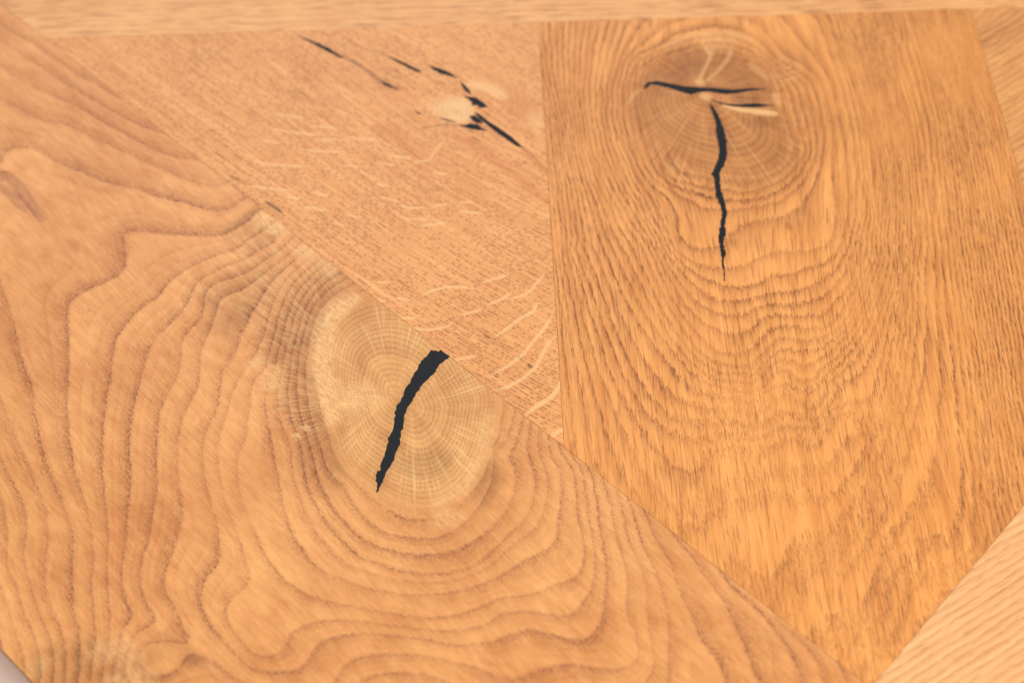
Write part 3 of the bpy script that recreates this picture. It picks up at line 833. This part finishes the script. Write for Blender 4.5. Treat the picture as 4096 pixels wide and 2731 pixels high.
# ---- board B: small triangle with silver flecks
flecks = []
for c, hw, amt, lst in (
    ('R2', 0.36, 0.52, [(150, 765, 300, 785, 360, 800), (150, 865, 250, 885, 400, 905, 460, 905), (400, 850, 580, 860), (380, 1010, 480, 1020, 620, 1020),
                       (30, 1085, 180, 1110, 400, 1120), (470, 945, 590, 940), (80, 940, 200, 965), (0, 1250, 150, 1270, 290, 1280), (860, 1095, 970, 1110),
                       (880, 1325, 990, 1355), (1000, 1380, 1080, 1400, 1160, 1395), (360, 1390, 430, 1400, 520, 1420), (1050, 1470, 1190, 1475),
                       (1150, 1520, 1230, 1510, 1330, 1495), (1220, 1390, 1340, 1370), (1400, 1360, 1500, 1360), (1410, 1420, 1560, 1435), (660, 925, 850, 940),
                       (960, 1050, 1080, 1065), (1100, 1090, 1200, 1080), (640, 1110, 720, 1120), (1230, 1160, 1320, 1170), (640, 1440, 740, 1470),
                       (850, 1240, 930, 1250), (420, 1290, 520, 1320), (260, 1325, 340, 1335), (1200, 1080, 1290, 960), (560, 1500, 640, 1520)]),
    ('R5b', 0.36, 0.6, [(1080, 125, 1150, 95, 1230, 75, 1320, 75, 1400, 85), (1460, 45, 1530, 25, 1620, 0), (1640, 150, 1720, 125, 1770, 85, 1840, 0),
                        (1500, 185, 1580, 150, 1640, 110), (1325, 250, 1380, 235, 1450, 220), (950, 270, 1040, 270), (1010, 330, 1110, 345, 1180, 335, 1250, 318),
                        (1290, 530, 1350, 520, 1410, 508), (920, 145, 1010, 160), (800, 45, 870, 45), (770, 155, 850, 165)]),
    ('R5b', 0.45, 0.6, [(1540, 385, 1620, 330, 1700, 270, 1780, 225, 1800, 175), (1520, 620, 1620, 570, 1720, 490, 1790, 400, 1850, 330, 1890, 265),
                        (1540, 720, 1620, 700, 1710, 650, 1790, 580, 1830, 500, 1870, 430, 1920, 380)]),
    ('R5b', 0.7, 0.6, [(1735, 870, 1800, 820, 1870, 780, 1920, 730, 1945, 670), (1885, 1010, 1970, 960)])):
    for q in lst:
        flecks.append((T(c, *q), hw, 0.45, amt))
paleB = flecks + [(T('R2', 1470, 570, 1560, 580, 1640, 610, 1710, 650), 0.9, 3, 0.5),
                  (T('R2', 1900, 780, 1970, 830), 2, 5, 0.3)]
redB = [(T('R2', 1380, 920, 1480, 960, 1600, 1040, 1700, 1130, 1800, 1200, 1900, 1280, 2000, 1360), 0.9, 2.4, 0.5),
        (T('R2', 1720, 640, 1780, 690, 1870, 750, 1960, 790), 2.0, 4, 0.3), (T('R2', 870, 850, 960, 890, 1050, 960), 1, 4, 0.4),
        (T('R2', 1080, 1010, 1250, 1080, 1400, 1180, 1520, 1300), 3, 8, 0.2), (T('R2', 1830, 1010, 1920, 1080, 1990, 1150), 0.5, 1.4, 0.6),
        (T('R2', 860, 560, 960, 620, 1040, 660), 2, 5, 0.25)]
darkB = [(T('O', 1060, 807, 1090, 825, 1128, 848), 0.5, 0.7, 0.95), (T('O', 920, 704, 952, 722), 0.4, 0.7, 0.7), (T('O', 867, 615, 900, 632), 0.3, 0.8, 0.6),
         (T('R5b', 1470, 380, 1500, 395), 0.4, 0.5, 0.95), (T('R5b', 1680, 510, 1700, 525), 0.35, 0.5, 0.95), (T('R5b', 1740, 565, 1770, 580), 0.4, 0.5, 1.0),
         (T('R5b', 1500, 410, 1640, 480), 0.2, 0.5, 0.5), (T('R5b', 1500, 590, 1560, 640), 0.3, 0.6, 0.6),
         (T('R2', 640, 390, 720, 430, 770, 465), 0.35, 0.9, 0.75), (T('R2', 780, 470, 850, 520, 940, 580, 1000, 605), 0.6, 1.8, 0.6),
         (T('R2', 830, 490, 870, 560, 890, 600), 0.6, 1.5, 0.5), (T('R2', 1160, 860, 1300, 838, 1390, 842), 0.2, 0.7, 0.6),
         (T('R2', 1832, 993, 1900, 1050, 1960, 1110), 0.25, 0.8, 0.55), (T('R2', 640, 260, 760, 330, 900, 360), 0.2, 0.9, 0.4),
         (T('R2', 900, 480, 1020, 540), 0.3, 1.0, 0.35), (T('R2', 860, 460, 960, 470, 1060, 510), 0.3, 1.0, 0.35), (T('R2', 1600, 890, 1700, 960), 0.3, 1.5, 0.35)]
knotB_out = T('R2', 1215, 700, 1250, 670, 1340, 655, 1430, 650, 1480, 680, 1520, 740, 1500, 800, 1440, 830, 1360, 830, 1290, 800, 1240, 760)
radB = Radial(T('R2', 1440, 770)[0], knotB_out)


def fieldB(p):
    a = math.radians(-43)
    c = T('R2', 1420, 740)[0]
    q = p - c
    u, v = q[:, 0] * math.cos(a) + q[:, 1] * math.sin(a), -q[:, 0] * math.sin(a) + q[:, 1] * math.cos(a)
    rr = (u / 2.2) ** 2 + v * v
    v2 = v * (1 - 150.0 / (rr + 210.0)) - 0.0006 * np.clip(u, 0, 200) ** 2
    cs, sn, k0 = radB(p)
    return dict(ring=v2 * 0.42, rgrad=np.full(len(p), 0.42), fib=(u, v2), kp=(cs, sn, k0),
                dark=strokes(p, darkB), pale=strokes(p, paleB), red=strokes(p, redB))


matB = wood_material('oak_quarter_sawn', wood(248, 181, 112), wood(212, 138, 77), wood(140, 78, 50), seed=7.7,
                     band=0.5, edge=0.2, jag=1.6, wob=2.2, line_base=0.2, line_amt=0.3, pore_scale=(0.25, 2.0, 1),
                     s1=1.3, s2=1.0, s3=0.5, s4=0.5, saw=0.1, bias=-0.03, streak1=(0.02, 0.6, 1), streak2=(0.05, 1.5, 1),
                     rows=1.3, row_u=0.65, dash=0.52, dash_lo=0.49, dash_hi=0.62, palec=wood(248, 200, 140), redc=wood(206, 122, 64),
                     stain=(0.30, 0.23, 0.18, 1), krings=7.0, rayk=5.0, krays=0.1, halo_rays=0.0, knot_light=wood(252, 204, 146), knot_dark=wood(222, 166, 106),
                     knot_line=wood(160, 104, 60), kring=1.0, kbias=-0.1, kin=0.5, kout=1.35, kfray=0.2, bump=0.4)
polyB = [(X_C0, K_A - X_C0), (X_C0, Y_D), (K_A - Y_D, Y_D)]
boardB = make_board(polyB, -45, 0.55, matB, fieldB, [knotB_out])
boardB['label'] = 'three-cornered board with light ray flecks and a small cream knot'


# ---- boards D, E, F: plain boards along the rims of the view
def straight(ang, dens, bend=0.0, dark=()):
    a = math.radians(ang)

    def f(p):
        u, v = p[:, 0] * math.cos(a) + p[:, 1] * math.sin(a), -p[:, 0] * math.sin(a) + p[:, 1] * math.cos(a)
        v = v + bend * np.sin(u / 60.0)
        return dict(ring=v * dens, rgrad=np.full(len(p), dens), fib=(u, v), dark=strokes(p, list(dark)))
    return f


def dir_deg(x0, y0, x1, y1):
    q = P([(x0, y0), (x1, y1)])
    d = q[1] - q[0]
    return math.degrees(math.atan2(d[1], d[0]))


matD = wood_material('oak_rear_rail', wood(252, 192, 126), wood(222, 156, 96), wood(160, 98, 64), seed=11.0,
                     band=0.7, edge=0.3, jag=2.5, wob=3.0, line_base=0.3, line_amt=0.55, pore_scale=(0.1, 1.3, 1), pore_lo=0.44, pore_hi=0.6,
                     s1=1.2, s2=0.5, s3=0.7, s4=0.8, streak1=(0.02, 0.55, 1), streak2=(0.06, 1.6, 1), saw=0.1,
                     dash=0.6, dash_scale=(0.07, 0.9, 1), dash_lo=0.54, dash_hi=0.7)
polyD = [(K_A - Y_D, Y_D), (X_R, Y_D), (X_R, Y_T), (K_A - Y_T, Y_T)]
boardD = make_board(polyD, 0, 1.6, matD, straight(dir_deg(1200, 60, 2600, 25), 0.3, 0.8))
boardD['label'] = 'rail board with fine grain along the top of the mitred boards'

matE = wood_material('oak_side_board', wood(244, 180, 112), wood(206, 138, 78), wood(160, 98, 62), seed=15.0,
                     band=0.7, edge=0.2, jag=2.5, wob=2.5, line_base=0.2, line_amt=0.75, pore_scale=(0.12, 1.5, 1), pore_lo=0.42, pore_hi=0.6,
                     s1=1.1, s2=0.6, s3=0.9, s4=0.8, streak1=(0.03, 0.6, 1), saw=0.3, dash=0.35, dash_scale=(0.14, 1.2, 1), dash_lo=0.57, dash_hi=0.7)
polyE = [(X_C1, Y_D), (X_R, Y_D), (X_R, X_R - K_F), (X_C1, X_C1 - K_F)]
boardE = make_board(polyE, 0, 1.4, matE, straight(dir_deg(3960, 249, 4096, 161), 0.33, 1.5, [(T('O', 3930, 180, 4020, 110, 4110, 60), 3, 6, 0.35)]))
boardE['label'] = 'board of slanting grain beyond the upright-grained board'

matF = wood_material('oak_pale_rail', wood(252, 200, 142), wood(226, 162, 104), wood(186, 118, 70), seed=19.0,
                     band=0.7, edge=0.25, jag=2.0, wob=1.6, line_base=0.3, line_amt=0.6, pore_scale=(0.15, 1.4, 1), pore_lo=0.38, pore_hi=0.6,
                     s1=0.9, s2=0.5, s3=0.5, s4=0.5, streak1=(0.03, 0.6, 1), saw=0.5, dash=0.35, dash_scale=(0.12, 1.2, 1), dash_lo=0.57, dash_hi=0.7)
yb = 60.0
polyF = [tip, (X_R, X_R - K_F), (X_R, yb - 30), (K_A - (yb - 30), yb - 30)]
boardF = make_board(polyF, 45, 1.2, matF, straight(dir_deg(3591, 2643, 4096, 2334), 0.36, 1.0))
boardF['label'] = 'pale diagonal board with fine even grain'

# ------------------------------------------------------------------ black fillings in the cracks
w = Net('black_resin')
pos = w.node('ShaderNodeNewGeometry').outputs['Position']
n1 = w.noise(pos, (2600, 2600, 2600), 2, 0.6)
n2 = w.noise(pos, (240, 240, 240), 3, 0.6)
bs = w.node('ShaderNodeBsdfPrincipled')
c = w.mix(w.step(n1, 0.74, 0.80), w.mix(n2, (0.006, 0.007, 0.009, 1), (0.011, 0.0125, 0.016, 1)), (0.12, 0.12, 0.12, 1))
w.put(bs.inputs['Base Color'], c)
bs.inputs['Roughness'].default_value = 0.6
bs.inputs['Specular IOR Level'].default_value = 0.16
bp = w.node('ShaderNodeBump')
bp.inputs['Strength'].default_value = 0.3
bp.inputs['Distance'].default_value = 0.0001
w.put(bp.inputs['Height'], n2)
w.put(bs.inputs['Normal'], bp.outputs[0])
w.put(w.node('ShaderNodeOutputMaterial').inputs[0], bs.outputs[0])
resin = w.mat

filling(boardA, crackA, resin, 1, 0.6, 0.2)
filling(boardC, crackC1, resin, 2, 0.7, 0.10)
filling(boardC, crackC2, resin, 3, 0.7, 0.07)
filling(boardC, crackC3, resin, 4, 0.6, 0.2)
cracksB = [
    (335, 240, 360, 255, 430, 280, 480, 302, 530, 323, 580, 357, 640, 390, 600, 388, 545, 360, 500, 338, 460, 317, 400, 283, 350, 260),
    (920, 370, 1000, 407, 1090, 447, 1157, 485, 1135, 490, 1060, 455, 980, 415),
    (1195, 440, 1260, 458, 1320, 478, 1365, 503, 1390, 525, 1340, 513, 1270, 493, 1225, 468),
    (1410, 550, 1440, 568, 1470, 600, 1490, 640, 1460, 625, 1430, 590),
    (1430, 640, 1480, 652, 1520, 658, 1560, 685, 1600, 720, 1550, 727, 1520, 705, 1490, 714, 1493, 690, 1468, 670),
    (1505, 755, 1535, 762, 1600, 815, 1680, 865, 1750, 915, 1800, 957, 1834, 993, 1790, 982, 1720, 935, 1650, 887, 1580, 830, 1530, 788),
    (1472, 780, 1510, 776, 1540, 797, 1572, 830, 1530, 829, 1495, 812),
    (1390, 839, 1440, 842, 1480, 830, 1530, 838, 1560, 862, 1602, 886, 1540, 875, 1490, 870, 1450, 858),
    (1108, 748, 1152, 763, 1130, 770), (878, 543, 930, 566, 1002, 605, 940, 588, 900, 572), (1258, 788, 1320, 802, 1395, 826, 1330, 816)]
for i, q in enumerate(cracksB):
    filling(boardB, T('R2', *q), resin, 20 + i, 0.6, 0.09)
